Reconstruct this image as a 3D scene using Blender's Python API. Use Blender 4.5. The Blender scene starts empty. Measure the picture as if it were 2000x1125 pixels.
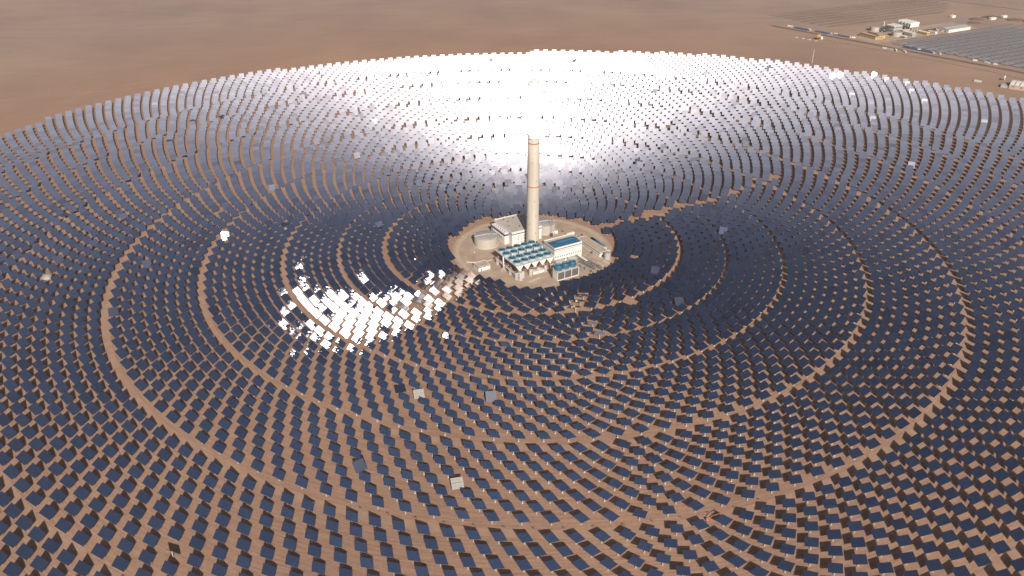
import bpy, math, random
import numpy as np
from mathutils import Vector, Matrix

random.seed(7)
rng = np.random.default_rng(7)
R = math.radians
scn = bpy.context.scene
COL = scn.collection

# ------------------------------------------------------------------ camera
CAM = (-27.72, -1041.54, 505.25)
PITCH = 28.911
cd = bpy.data.cameras.new('camera')
cd.sensor_width = 36.0
cd.lens = 29.653
cd.clip_start = 1.0
cd.clip_end = 80000.0
cam = bpy.data.objects.new('camera', cd)
COL.objects.link(cam)
cam.location = CAM
cam.rotation_euler = (R(90 - PITCH), 0, 0)
scn.camera = cam

# ------------------------------------------------------------------ light
SUN_EL, SUN_AZ = 30.75, 12.1          # sun stands behind the camera, AZ degrees to its right
sun_dir = Vector((math.sin(R(SUN_AZ)) * math.cos(R(SUN_EL)), -math.cos(R(SUN_AZ)) * math.cos(R(SUN_EL)), math.sin(R(SUN_EL))))
world = bpy.data.worlds.new('World')
scn.world = world
world.use_nodes = True
wn = world.node_tree
wn.nodes.clear()
sky = wn.nodes.new('ShaderNodeTexSky')
sky.sky_type = 'NISHITA'
sky.sun_disc = False
sky.sun_elevation = R(SUN_EL)
sky.sun_rotation = R(180 - SUN_AZ)
sky.altitude = 1100
sky.air_density = 0.5
sky.dust_density = 8.0
sky.ozone_density = 2.2
bg = wn.nodes.new('ShaderNodeBackground')
bg.inputs['Strength'].default_value = 0.057
wo = wn.nodes.new('ShaderNodeOutputWorld')
wn.links.new(sky.outputs[0], bg.inputs[0])
wn.links.new(bg.outputs[0], wo.inputs[0])
sl = bpy.data.lights.new('sun', 'SUN')
sl.energy = 5.0
sl.angle = R(0.53)
sl.color = (1.0, 0.93, 0.84)
so = bpy.data.objects.new('sun', sl)
COL.objects.link(so)
so.location = (300, -1400, 900)
so.rotation_euler = sun_dir.to_track_quat('Z', 'Y').to_euler()

scn.view_settings.view_transform = 'Standard'
scn.view_settings.look = 'None'
scn.view_settings.exposure = 0.15
scn.view_settings.gamma = 1.0
scn.view_settings.use_curve_mapping = False
scn.cycles.caustics_reflective = False
scn.cycles.caustics_refractive = False
scn.cycles.use_denoising = True
scn.cycles.max_bounces = 6

# ------------------------------------------------------------------ materials
MATS = {}


def mat(name, col, rough=0.7, metal=0.0, noise=0.0, scale=0.2, emit=None, bump=0.0, spec=0.4, detail=4.0):
    m = bpy.data.materials.new(name)
    m.use_nodes = True
    nt = m.node_tree
    b = nt.nodes['Principled BSDF']
    b.inputs['Base Color'].default_value = (*col, 1)
    b.inputs['Roughness'].default_value = rough
    b.inputs['Metallic'].default_value = metal
    b.inputs['Specular IOR Level'].default_value = spec
    if noise > 0 or bump > 0:
        tc = nt.nodes.new('ShaderNodeTexCoord')
        nz = nt.nodes.new('ShaderNodeTexNoise')
        nz.inputs['Scale'].default_value = scale
        nz.inputs['Detail'].default_value = detail
        nt.links.new(tc.outputs['Object'], nz.inputs['Vector'])
        if noise > 0:
            rp = nt.nodes.new('ShaderNodeValToRGB')
            rp.color_ramp.elements[0].position = 0.3
            rp.color_ramp.elements[1].position = 0.7
            rp.color_ramp.elements[0].color = (*[max(0, c * (1 - noise)) for c in col], 1)
            rp.color_ramp.elements[1].color = (*[min(1, c * (1 + noise)) for c in col], 1)
            nt.links.new(nz.outputs['Fac'], rp.inputs[0])
            nt.links.new(rp.outputs[0], b.inputs['Base Color'])
        if bump > 0:
            bp = nt.nodes.new('ShaderNodeBump')
            bp.inputs['Strength'].default_value = bump
            nt.links.new(nz.outputs['Fac'], bp.inputs['Height'])
            nt.links.new(bp.outputs[0], b.inputs['Normal'])
    if emit:
        b.inputs['Emission Color'].default_value = (*emit[:3], 1)
        b.inputs['Emission Strength'].default_value = emit[3]
    MATS[name] = m
    return m


def sand_material():
    m = bpy.data.materials.new('desert_sand')
    m.use_nodes = True
    nt = m.node_tree
    L = nt.links.new
    N = nt.nodes.new
    b = nt.nodes['Principled BSDF']
    b.inputs['Roughness'].default_value = 0.95
    b.inputs['Specular IOR Level'].default_value = 0.1
    geo = N('ShaderNodeNewGeometry')
    sep = N('ShaderNodeSeparateXYZ')
    L(geo.outputs['Position'], sep.inputs[0])
    # polar coordinates about the field centre: wheel tracks follow the mirror rows
    ln = N('ShaderNodeVectorMath'); ln.operation = 'LENGTH'
    cmb0 = N('ShaderNodeCombineXYZ')
    L(sep.outputs['X'], cmb0.inputs['X']); L(sep.outputs['Y'], cmb0.inputs['Y'])
    L(cmb0.outputs[0], ln.inputs[0])
    at = N('ShaderNodeMath'); at.operation = 'ARCTAN2'
    L(sep.outputs['Y'], at.inputs[0]); L(sep.outputs['X'], at.inputs[1])
    a2 = N('ShaderNodeMath'); a2.operation = 'MULTIPLY'; a2.inputs[1].default_value = 14.0
    L(at.outputs[0], a2.inputs[0])
    r2 = N('ShaderNodeMath'); r2.operation = 'MULTIPLY'; r2.inputs[1].default_value = 0.55
    L(ln.outputs['Value'], r2.inputs[0])
    cmb = N('ShaderNodeCombineXYZ')
    L(r2.outputs[0], cmb.inputs['X']); L(a2.outputs[0], cmb.inputs['Y'])
    tr = N('ShaderNodeTexNoise'); tr.inputs['Scale'].default_value = 1.0; tr.inputs['Detail'].default_value = 5.0
    tr.inputs['Roughness'].default_value = 0.65
    L(cmb.outputs[0], tr.inputs['Vector'])
    big = N('ShaderNodeTexNoise'); big.inputs['Scale'].default_value = 0.0035; big.inputs['Detail'].default_value = 6.0
    L(geo.outputs['Position'], big.inputs['Vector'])
    fine = N('ShaderNodeTexNoise'); fine.inputs['Scale'].default_value = 0.35; fine.inputs['Detail'].default_value = 6.0
    L(geo.outputs['Position'], fine.inputs['Vector'])
    # long wind-drawn streaks of the open desert
    mp = N('ShaderNodeMapping'); mp.inputs['Scale'].default_value = (0.006, 0.03, 0.01)
    mp.inputs['Rotation'].default_value = (0, 0, R(-8))
    L(geo.outputs['Position'], mp.inputs['Vector'])
    wind = N('ShaderNodeTexNoise'); wind.inputs['Scale'].default_value = 1.0; wind.inputs['Detail'].default_value = 7.0
    L(mp.outputs[0], wind.inputs['Vector'])
    infield = N('ShaderNodeMapRange'); infield.inputs['From Min'].default_value = 1020; infield.inputs['From Max'].default_value = 1750
    L(ln.outputs['Value'], infield.inputs['Value'])
    rp = N('ShaderNodeValToRGB')
    rp.color_ramp.elements[0].position = 0.38; rp.color_ramp.elements[0].color = (0.322, 0.194, 0.134, 1)
    rp.color_ramp.elements[1].position = 0.63; rp.color_ramp.elements[1].color = (0.420, 0.266, 0.190, 1)
    L(tr.outputs['Fac'], rp.inputs[0])
    rpd = N('ShaderNodeValToRGB')
    rpd.color_ramp.elements[0].position = 0.22; rpd.color_ramp.elements[0].color = (0.318, 0.228, 0.180, 1)
    rpd.color_ramp.elements[1].position = 0.80; rpd.color_ramp.elements[1].color = (0.372, 0.272, 0.218, 1)
    L(wind.outputs['Fac'], rpd.inputs[0])
    mixd = N('ShaderNodeMix'); mixd.data_type = 'RGBA'
    L(infield.outputs[0], mixd.inputs[0]); L(rp.outputs[0], mixd.inputs[6]); L(rpd.outputs[0], mixd.inputs[7])
    rp2 = N('ShaderNodeValToRGB')
    rp2.color_ramp.elements[0].position = 0.32; rp2.color_ramp.elements[0].color = (0.86, 0.86, 0.88, 1)
    rp2.color_ramp.elements[1].position = 0.68; rp2.color_ramp.elements[1].color = (1.06, 1.05, 1.02, 1)
    L(big.outputs['Fac'], rp2.inputs[0])
    mx = N('ShaderNodeMix'); mx.data_type = 'RGBA'; mx.blend_type = 'MULTIPLY'; mx.inputs[0].default_value = 1.0
    L(mixd.outputs[2], mx.inputs[6]); L(rp2.outputs[0], mx.inputs[7])
    rp3 = N('ShaderNodeValToRGB')
    rp3.color_ramp.elements[0].position = 0.3; rp3.color_ramp.elements[0].color = (0.88, 0.88, 0.88, 1)
    rp3.color_ramp.elements[1].position = 0.7; rp3.color_ramp.elements[1].color = (1.08, 1.08, 1.08, 1)
    L(fine.outputs['Fac'], rp3.inputs[0])
    mx2 = N('ShaderNodeMix'); mx2.data_type = 'RGBA'; mx2.blend_type = 'MULTIPLY'; mx2.inputs[0].default_value = 1.0
    L(mx.outputs[2], mx2.inputs[6]); L(rp3.outputs[0], mx2.inputs[7])
    L(mx2.outputs[2], b.inputs['Base Color'])
    bp = N('ShaderNodeBump'); bp.inputs['Strength'].default_value = 0.35; bp.inputs['Distance'].default_value = 0.4
    L(tr.outputs['Fac'], bp.inputs['Height'])
    L(bp.outputs[0], b.inputs['Normal'])
    MATS['sand'] = m
    return m


sand_material()
mat('track', (0.372, 0.238, 0.170), 0.95, noise=0.12, scale=0.08, spec=0.1)
mat('dark_track', (0.180, 0.125, 0.094), 0.95, noise=0.25, scale=0.03, spec=0.1)
mat('berm', (0.164, 0.112, 0.081), 0.95, noise=0.3, scale=0.02, spec=0.1)
mat('pad', (0.410, 0.305, 0.230), 0.9, noise=0.14, scale=0.06, spec=0.15)
mat('paving', (0.470, 0.362, 0.276), 0.9, noise=0.08, scale=0.3, spec=0.15)
mat('kerb', (0.540, 0.470, 0.400), 0.85, noise=0.06, scale=0.5)
mat('mirror', (0.90, 0.89, 0.95), 0.0, metal=1.0)
# every mirror carries its own share of dust (face attribute), so reflectivity varies from one to the next
mn = MATS['mirror'].node_tree
ma = mn.nodes.new('ShaderNodeAttribute'); ma.attribute_name = 'soiling'
mx_ = mn.nodes.new('ShaderNodeMix'); mx_.data_type = 'RGBA'
mx_.inputs[6].default_value = (0.95, 0.945, 1.0, 1)
mx_.inputs[7].default_value = (0.62, 0.60, 0.64, 1)
mn.links.new(ma.outputs['Fac'], mx_.inputs[0])
mn.links.new(mx_.outputs[2], mn.nodes['Principled BSDF'].inputs['Base Color'])
mat('mirror_back', (0.350, 0.329, 0.294), 0.55, noise=0.06, scale=0.6)
mat('galvanised', (0.322, 0.315, 0.301), 0.5, metal=0.3)
mat('post_white', (0.440, 0.420, 0.385), 0.6)
mat('footing', (0.350, 0.290, 0.235), 0.9)

def tower_material():
    m = mat('tower_concrete', (0.385, 0.350, 0.308), 0.85)
    nt = m.node_tree; L = nt.links.new; N = nt.nodes.new
    b = nt.nodes['Principled BSDF']
    tc = N('ShaderNodeTexCoord')
    mp = N('ShaderNodeMapping'); mp.inputs['Scale'].default_value = (0.35, 0.35, 0.02)
    L(tc.outputs['Object'], mp.inputs['Vector'])
    nz = N('ShaderNodeTexNoise'); nz.inputs['Scale'].default_value = 1.0; nz.inputs['Detail'].default_value = 6
    L(mp.outputs[0], nz.inputs['Vector'])
    wv = N('ShaderNodeTexWave'); wv.bands_direction = 'Z'; wv.inputs['Scale'].default_value = 0.09; wv.inputs['Distortion'].default_value = 0.4
    L(tc.outputs['Object'], wv.inputs['Vector'])
    mx = N('ShaderNodeMix'); mx.data_type = 'FLOAT'; mx.inputs[0].default_value = 0.12
    L(nz.outputs['Fac'], mx.inputs[2]); L(wv.outputs['Fac'], mx.inputs[3])
    rp = N('ShaderNodeValToRGB')
    rp.color_ramp.elements[0].position = 0.25; rp.color_ramp.elements[0].color = (0.420, 0.365, 0.305, 1)
    rp.color_ramp.elements[1].position = 0.7; rp.color_ramp.elements[1].color = (0.540, 0.480, 0.410, 1)
    L(mx.outputs[0], rp.inputs[0]); L(rp.outputs[0], b.inputs['Base Color'])


tower_material()
mat('orange_band', (0.434, 0.133, 0.042), 0.7)
mat('receiver_sun_glow', (0.9, 0.9, 0.9), 0.6, emit=(1.0, 0.955, 0.89, 3.4))  # emission paints in the focused and spilled sunlight; no lamp here
mat('shield_white', (0.690, 0.675, 0.640), 0.6, noise=0.03, scale=0.4)
mat('white_wall', (0.690, 0.655, 0.600), 0.7, noise=0.05, scale=0.25)
mat('grey_wall', (0.385, 0.371, 0.350), 0.75, noise=0.06, scale=0.2)
mat('beige_roof', (0.450, 0.400, 0.340), 0.85, noise=0.10, scale=0.12)
mat('tan_roof', (0.450, 0.338, 0.252), 0.9, noise=0.10, scale=0.12)
mat('white_roof', (0.640, 0.610, 0.560), 0.8, noise=0.05, scale=0.2)
mat('blue_roof', (0.032, 0.115, 0.210), 0.45, noise=0.08, scale=0.3)
mat('blue_stripe', (0.049, 0.056, 0.168), 0.6)
mat('grey_stripe', (0.154, 0.168, 0.224), 0.6)
mat('window_glass', (0.017, 0.021, 0.028), 0.15)
mat('dark_opening', (0.014, 0.014, 0.015), 0.8)
mat('tank_steel', (0.430, 0.385, 0.330), 0.55, noise=0.05, scale=0.15)
mat('tank_roof', (0.340, 0.312, 0.290), 0.6, noise=0.08, scale=0.12)
mat('fan_blue', (0.038, 0.126, 0.189), 0.4)
mat('fan_pale', (0.330, 0.410, 0.460), 0.55)
mat('fan_dark', (0.017, 0.038, 0.059), 0.6)
mat('deck', (0.500, 0.455, 0.395), 0.8, noise=0.07, scale=0.3)
mat('red_steel', (0.252, 0.105, 0.084), 0.65)
mat('dark_steel', (0.070, 0.070, 0.073), 0.6)
mat('fin_grey', (0.140, 0.133, 0.126), 0.6, metal=0.3)
mat('louvre', (0.140, 0.133, 0.119), 0.6)
mat('orange_paint', (0.525, 0.140, 0.025), 0.5)
mat('salmon_paint', (0.490, 0.189, 0.119), 0.5)
mat('yellow_paint', (0.462, 0.280, 0.077), 0.6)
mat('yellow_wall', (0.476, 0.336, 0.154), 0.75, noise=0.05, scale=0.2)
mat('tile_brown', (0.112, 0.049, 0.032), 0.8)
mat('blue_panel', (0.042, 0.091, 0.189), 0.4)
mat('sky_grey_mirror', (0.252, 0.238, 0.245), 0.55, noise=0.10, scale=0.05)  # matte grey base colour paints in the reflected sky
mat('brown_strip', (0.305, 0.220, 0.172), 0.8, noise=0.1, scale=0.05)  # brown-grey close to the sand colour
mat('cap_white', (0.84, 0.83, 0.81), 0.6)
mat('rubber', (0.021, 0.021, 0.021), 0.8)


# ------------------------------------------------------------------ builders
class MB:
    def __init__(self):
        self.v = []
        self.f = []
        self.m = []

    def add(self, vs, fs, mi=0):
        o = len(self.v)
        self.v += [tuple(p) for p in vs]
        self.f += [tuple(i + o for i in q) for q in fs]
        self.m += [mi] * len(fs)
        return self

    def box(self, x0, x1, y0, y1, z0, z1, mi=0):
        vs = [(x, y, z) for z in (z0, z1) for x, y in ((x0, y0), (x1, y0), (x1, y1), (x0, y1))]
        return self.add(vs, [(3, 2, 1, 0), (4, 5, 6, 7), (0, 1, 5, 4), (1, 2, 6, 5), (2, 3, 7, 6), (3, 0, 4, 7)], mi)

    def rings(self, prof, n=24, cx=0, cy=0, cap0=True, cap1=True, mi=0):
        vs = []
        for r, z in prof:
            for k in range(n):
                a = 2 * math.pi * k / n
                vs.append((cx + r * math.cos(a), cy + r * math.sin(a), z))
        fs = []
        for i in range(len(prof) - 1):
            for k in range(n):
                k2 = (k + 1) % n
                fs.append((i * n + k, i * n + k2, (i + 1) * n + k2, (i + 1) * n + k))
        if cap0:
            fs.append(tuple(range(n - 1, -1, -1)))
        if cap1:
            fs.append(tuple(range((len(prof) - 1) * n, len(prof) * n)))
        return self.add(vs, fs, mi)

    def bar(self, p, q, r=0.15, n=4, mi=0):
        p, q = Vector(p), Vector(q)
        d = (q - p).normalized()
        a = d.orthogonal().normalized()
        b = d.cross(a)
        vs = []
        for c in (p, q):
            for k in range(n):
                t = 2 * math.pi * (k + 0.5) / n
                vs.append(c + (a * math.cos(t) + b * math.sin(t)) * r)
        fs = [(k, (k + 1) % n, n + (k + 1) % n, n + k) for k in range(n)]
        fs += [tuple(range(n - 1, -1, -1)), tuple(range(n, 2 * n))]
        return self.add(vs, fs, mi)

    def mesh(self, name, mats, smooth=False):
        me = bpy.data.meshes.new(name)
        me.from_pydata(self.v, [], self.f)
        for mm in ([mats] if isinstance(mats, str) else mats):
            me.materials.append(MATS[mm])
        me.polygons.foreach_set('material_index', self.m)
        if smooth:
            me.polygons.foreach_set('use_smooth', [len(p) == 4 for p in self.f])
        me.update()
        return me

    def build(self, name, mats, parent=None, loc=(0, 0, 0), rz=0.0, smooth=False):
        o = bpy.data.objects.new(name, self.mesh(name, mats, smooth))
        COL.objects.link(o)
        o.location = loc
        o.rotation_euler = (0, 0, rz)
        if parent:
            o.parent = parent
        return o


def tag(o, label=None, cat=None, group=None, kind=None):
    if label:
        o['label'] = label
    if cat:
        o['category'] = cat
    if group:
        o['group'] = group
    if kind:
        o['kind'] = kind
    return o


def thing(name, label, cat, loc=(0, 0, 0), rz=0.0, group=None):
    o = bpy.data.objects.new(name, None)
    o.empty_display_size = 2.0
    COL.objects.link(o)
    o.location = loc
    o.rotation_euler = (0, 0, rz)
    return tag(o, label, cat, group)


def inst(name, me, parent, loc=(0, 0, 0), rz=0.0):
    o = bpy.data.objects.new(name, me)
    COL.objects.link(o)
    o.parent = parent
    o.location = loc
    o.rotation_euler = (0, 0, rz)
    return o


def dup(root, loc, rz=None, label=None):
    r = root.copy()
    COL.objects.link(r)
    r.location = loc
    if rz is not None:
        r.rotation_euler = (0, 0, rz)
    if label:
        r['label'] = label
    for ch in list(root.children):
        c = ch.copy(); COL.objects.link(c); c.parent = r
        for g in list(ch.children):
            d = g.copy(); COL.objects.link(d); d.parent = c
    return r


def ordw(n):
    return f"{n}{'th' if 10 <= n % 100 <= 20 else {1: 'st', 2: 'nd', 3: 'rd'}.get(n % 10, 'th')}"


def strip(name, pts, width, z, m, kind='structure', closed=False):
    """a flat band of ground along a polyline"""
    mb = MB()
    n = len(pts)
    vs = []
    for i, p in enumerate(pts):
        a = Vector(pts[i - 1] if (i > 0 or closed) else pts[i])
        b = Vector(pts[(i + 1) % n] if (i < n - 1 or closed) else pts[i])
        d = (b - a).normalized()
        nn = Vector((-d.y, d.x)) * width / 2
        p = Vector(p)
        vs += [(p.x + nn.x, p.y + nn.y, z), (p.x - nn.x, p.y - nn.y, z)]
    fs = [(2 * i, 2 * i + 1, (2 * i + 3) % (2 * n), (2 * i + 2) % (2 * n)) for i in range(n if closed else n - 1)]
    mb.add(vs, fs)
    o = mb.build(name, m)
    return tag(o, kind=kind) if kind else o


def ring_strip(name, r, width, z, m, a0=0.0, a1=360.0, n=220, cy=0.0):
    full = abs(a1 - a0) >= 360
    pts = [(r * math.cos(R(a0 + (a1 - a0) * i / n)), cy + r * math.sin(R(a0 + (a1 - a0) * i / n))) for i in range(n if full else n + 1)]
    return strip(name, pts, width, z, m, closed=full)


# ------------------------------------------------------------------ ground
gm = MB()
gr = [0.01, 200, 500, 900, 1400, 2200, 4000, 9000, 20000, 45000]
gm.rings([(r, 0.0) for r in gr], n=64, cap0=True, cap1=False)
gm.f = [tuple(reversed(q)) for q in gm.f]
tag(gm.build('desert_ground', 'sand'), kind='structure')

ROADS = [260.5, 332.2, 432.0, 539.6, 672.5]
for r, w in zip(ROADS, (6, 8, 8, 9, 9)):
    ring_strip('ring_road', r, w, 0.03, 'track')
strip('access_road', [(104, 44), (180, 89), (262, 128), (345, 187), (405, 238), (480, 300)], 11, 0.045, 'track')

# plant island: round pad, ring road and paved aprons
pm = MB()
pm.rings([(108.0, 0.05), (107.4, 0.12)], n=120, cap0=False, cy=-20.0)
tag(pm.build('plant_pad', 'pad'), kind='structure')
ring_strip('island_road', 101.5, 5.5, 0.16, 'paving', 15, 215, cy=-20.0)

# ------------------------------------------------------------------ heliostat field layout
SZ = 10.7
HC = 6.3
TOWER = Vector((0.0, -8.0, 0.0))
AIM = Vector((0.0, -8.0, 193.0))
ZONES = [  # first radius, spacing, rows, mirrors per ring, azimuth of one mirror of the first row
    (86.0, 11.5, 3, 42, 92.0),
    (121.0, 11.7, 7, 60, -93.7),
    (209.2, 11.0, 5, 81, -96.2),
    (268.4, 11.12, 6, 101, -97.5),
    (340.5, 11.75, 8, 114, -100.82),
    (441.6, 12.5, 8, 136, -98.76),
    (550.4, 14.2, 9, 168, -96.12),
    (682.0, 15.0, 8, 204, -95.0),
    (806.0, 16.0, 6, 240, -94.0),
    (906.0, 17.0, 22, 312, 88.2),
]
EDGE_AZ = [-30, 20, 33, 38, 42, 47, 53, 59, 65.5, 78, 88.2, 88.9, 98, 108, 118, 126, 136, 146, 154, 200]
EDGE_R = [1260, 1255, 1215, 1196, 1180, 1165, 1150, 1145, 1135, 1092, 1085, 1060, 1050, 1052, 1052, 1066, 1061, 1060, 1058, 1056]

cth, sth = math.cos(R(PITCH)), math.sin(R(PITCH))
FPX = 29.653 / 36 * 2000


def project(x, y, z):
    dx, dy, dz = x - CAM[0], y - CAM[1], z - CAM[2]
    zz = dy * cth - dz * sth
    return 1000 + FPX * dx / zz, 562.5 + FPX * (-dz * cth - dy * sth) / zz, zz


RR = [(104, 44), (180, 89), (262, 128), (345, 187), (405, 238), (480, 300)]


def seg_dist(x, y):
    best = 1e9
    for (ax, ay), (bx, by) in zip(RR[:-1], RR[1:]):
        t = max(0, min(1, ((x - ax) * (bx - ax) + (y - ay) * (by - ay)) / ((bx - ax) ** 2 + (by - ay) ** 2)))
        best = min(best, math.hypot(x - ax - t * (bx - ax), y - ay - t * (by - ay)))
    return best


H = []   # heliostats: dict(x, y, zone, row, az, px)
for zi, (r0, dr, nr, N, ph) in enumerate(ZONES):
    for k in range(nr):
        r = r0 + k * dr
        for j in range(N):
            az = ph + (j + 0.5 * (k % 2)) * 360.0 / N
            aw = (az + 180) % 360 - 180
            lim = np.interp(aw if aw > -30 else aw + 360, EDGE_AZ, EDGE_R)
            if r > lim:
                continue
            x, y = r * math.cos(R(az)), r * math.sin(R(az))
            if math.hypot(x, y + 20) < 113.5:
                continue
            if 100 < r < 480 and seg_dist(x, y) < (9.5 if r < 300 else 5.5):
                continue
            px, py, zz = project(x, y, HC)
            if zz < 50 or px < -170 or px > 2170 or py < 60 or py > 1290:
                continue
            if py < 700 and random.random() < 0.0012:
                continue
            H.append(dict(x=x, y=y, zone=zi, row=k, az=aw, px=px, py=py, zz=zz, r=r, sp=None))

HX = np.array([[h['x'], h['y']] for h in H])
camv = Vector(CAM)


def aim_normal(h, err=0.0016):
    p = Vector((h['x'], h['y'], HC))
    a = AIM + Vector((0, 0, random.uniform(-12, 12)))
    err = 0.014 if (h['r'] < 420 and random.random() < 0.07) else 0.0032
    n = ((a - p).normalized() + sun_dir).normalized()
    n += Vector((random.gauss(0, err), random.gauss(0, err), random.gauss(0, err)))
    return n.normalized()


def refl_normal(h, want):
    """normal that shows the camera the sky in direction want"""
    c = (camv - Vector((h['x'], h['y'], HC))).normalized()
    return (c + want.normalized()).normalized()


def around_sun(deg, turn):
    ax = sun_dir.orthogonal().normalized()
    ax.rotate(Matrix.Rotation(R(turn), 4, sun_dir))
    w = sun_dir.copy()
    w.rotate(Matrix.Rotation(R(deg), 4, ax))
    if deg > 5 and w.z < 0.5:
        return around_sun(deg, turn + 37)
    return w


for h in H:
    h['n'] = aim_normal(h)

# mirrors that are off their aim in the photograph (field coordinates in metres)
SPECIAL = [("flat", -675, 75), ("flat", -344, 43), ("flat", -640, 410), ("flat", -141, -349), ("flat", -585, 545), ("flat", -637, 526),
           ("back", -121, -357), ("pale", -48, -362), ("back", -76, -486), ("light", -164, -464), ("edge", -297, -565), ("back", -613, -115),
           ("sun", -418, 9), ("sliver", 53, -154), ("sliver", 54, -174), ("sliver", 54, -190), ("sliver", 66, -225), ("sliver", 71, -247),
           ("sun", 782, 853), ("sun", 696, 849), ("sun", 718, 845), ("near", 793, 810), ("near", 827, 781), ("near", 827, 726), ("near", 682, 695),
           ("pale", -590, 311), ("pale", -392, 184), ("light", -487, 296), ("light", -450, 123), ("light", -321, 135), ("pale", 33, 177),
           ("near", 40, 169), ("pale", 144, 254), ("light", 186, 308), ("light", 159, -89), ("light", 173, -174), ("light", 268, 23),
           ("light", -483, -194), ("light", -499, -76), ("light", -618, -56), ("light", -216, 45)]


def set_special(h, kind):
    h['sp'] = kind
    if kind == 'flat':
        h['n'] = Vector((random.uniform(-.08, .08), random.uniform(-.16, -.05), 1)).normalized()
    elif kind == 'sliver':
        h['n'] = Vector((0.06, 0.24, 1)).normalized()
    elif kind == 'back':
        h['n'] = Vector((-0.10, 0.42, -0.90)).normalized()
    elif kind == 'sun':
        h['n'] = refl_normal(h, around_sun(0.15, 40))
    elif kind == 'near':
        h['n'] = refl_normal(h, around_sun(13, random.uniform(0, 360)))
    elif kind == 'pale':
        h['n'] = refl_normal(h, around_sun(27, random.uniform(0, 360)))
    elif kind == 'light':
        h['n'] = refl_normal(h, around_sun(42, random.uniform(0, 360)))
    elif kind == 'edge':
        c = (camv - Vector((h['x'], h['y'], HC))).normalized()
        ax = Vector((0.93, -0.36, 0)).normalized()
        h['n'] = (ax.cross(c) + c * 0.05).normalized()


taken = set()
for kind, x, y in SPECIAL:
    d = np.hypot(HX[:, 0] - x, HX[:, 1] - y)
    i = int(d.argmin())
    if i in taken:
        continue
    taken.add(i)
    set_special(H[i], kind)
for i, h in enumerate(H):
    if i in taken or h['py'] > 800:
        continue
    t = random.random()
    if t < 0.007:
        n = h['n'] + Vector((random.gauss(0, .06), random.gauss(0, .06), random.gauss(0, .06)))
        h['n'] = n.normalized()
        h['sp'] = 'off'


def frame(n):
    hx = Vector((0, 0, 1)).cross(n)
    if hx.length < 1e-4:
        hx = Vector((1, 0, 0))
    hx.normalize()
    u = n.cross(hx)
    if u.z < 0:
        pass
    return hx, u, n


# the 300 that show largest in the photograph are objects of their own
vis = [i for i, h in enumerate(H) if 4 < h['px'] < 1996 and 0 < h['py'] < 1128]
areas = []
for i in vis:
    h = H[i]
    c = (camv - Vector((h['x'], h['y'], HC)))
    areas.append((abs(h['n'].dot(c.normalized())) / c.length ** 2, i))
areas.sort(reverse=True)
SOLO = [i for _, i in areas[:290]]
extra = [i for i in taken if H[i]['py'] > 740 and i not in SOLO]
SOLO = set(SOLO[:300 - len(extra)] + extra)

# ordinal of every visible mirror along its row, from the left of the picture
rows = {}
for i in vis:
    rows.setdefault((H[i]['zone'], H[i]['row']), []).append(i)
for key, lst in rows.items():
    lst.sort(key=lambda i: (H[i]['az'] + 360) % 360)    # left arm, front, right arm
    for q, i in enumerate(lst):
        H[i]['ord'] = q + 1


# ------------------------------------------------------------------ the mass of the field as one mesh
def box_template(x0, x1, y0, y1, z0, z1):
    vs = [(x, y, z) for z in (z0, z1) for x, y in ((x0, y0), (x1, y0), (x1, y1), (x0, y1))]
    return vs, [(3, 2, 1, 0), (4, 5, 6, 7), (0, 1, 5, 4), (1, 2, 6, 5), (2, 3, 7, 6), (3, 0, 4, 7)]


def make_templates():
    NF = 5
    s = SZ / NF
    fv, ff = [], []
    for a in range(NF):
        for b in range(NF):
            x0, y0 = -SZ / 2 + a * s + .001, -SZ / 2 + b * s + .001
            o = len(fv)
            fv += [(x0, y0, 0), (x0 + s - .002, y0, 0), (x0 + s - .002, y0 + s - .002, 0), (x0, y0 + s - .002, 0)]
            ff.append((o, o + 1, o + 2, o + 3))
    bv, bf = [], []
    e = SZ / 2 - .05
    for bx in ((-e, e, -e, e, -.14, -.05), (-4.9, 4.9, -3.1, -2.8, -.5, -.14), (-4.9, 4.9, 2.8, 3.1, -.5, -.14),
               (-3.2, -2.9, -4.9, 4.9, -.42, -.14), (2.9, 3.2, -4.9, 4.9, -.42, -.14), (-4.6, 4.6, -.28, .28, -.95, -.40)):
        v, f = box_template(*bx)
        o = len(bv)
        bv += v
        bf += [tuple(i + o for i in q) for q in f]
    pv, pf = [], []
    for prof in (((.42, 0.0), (.34, HC - .6)), ((1.05, 0.0), (1.0, 0.45))):
        o = len(pv)
        for r, z in prof:
            for k in range(6):
                pv.append((r * math.cos(k * math.pi / 3), r * math.sin(k * math.pi / 3), z))
        pf += [(o + k, o + (k + 1) % 6, o + 6 + (k + 1) % 6, o + 6 + k) for k in range(6)]
        pf += [(o + 6, o + 7, o + 8, o + 9), (o + 9, o + 10, o + 11, o + 6)]
    return map(np.array, (fv, ff, bv, bf, pv, pf))


FV, FF, BV, BF, PV, PF = make_templates()
FC = FV.reshape(-1, 4, 3).mean(1)


def facet_verts(sig=0.0017, dist=600.0):
    v = FV.astype(float).copy().reshape(-1, 4, 3)
    t = rng.normal(0, sig, (len(FC), 2))
    t = t + FC[:, :2] * (0.5 / dist)          # facets canted towards the receiver
    d = v[:, :, :2] - FC[:, None, :2]
    v[:, :, 2] += (d * t[:, None, :]).sum(2)
    return v.reshape(-1, 3)


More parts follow.
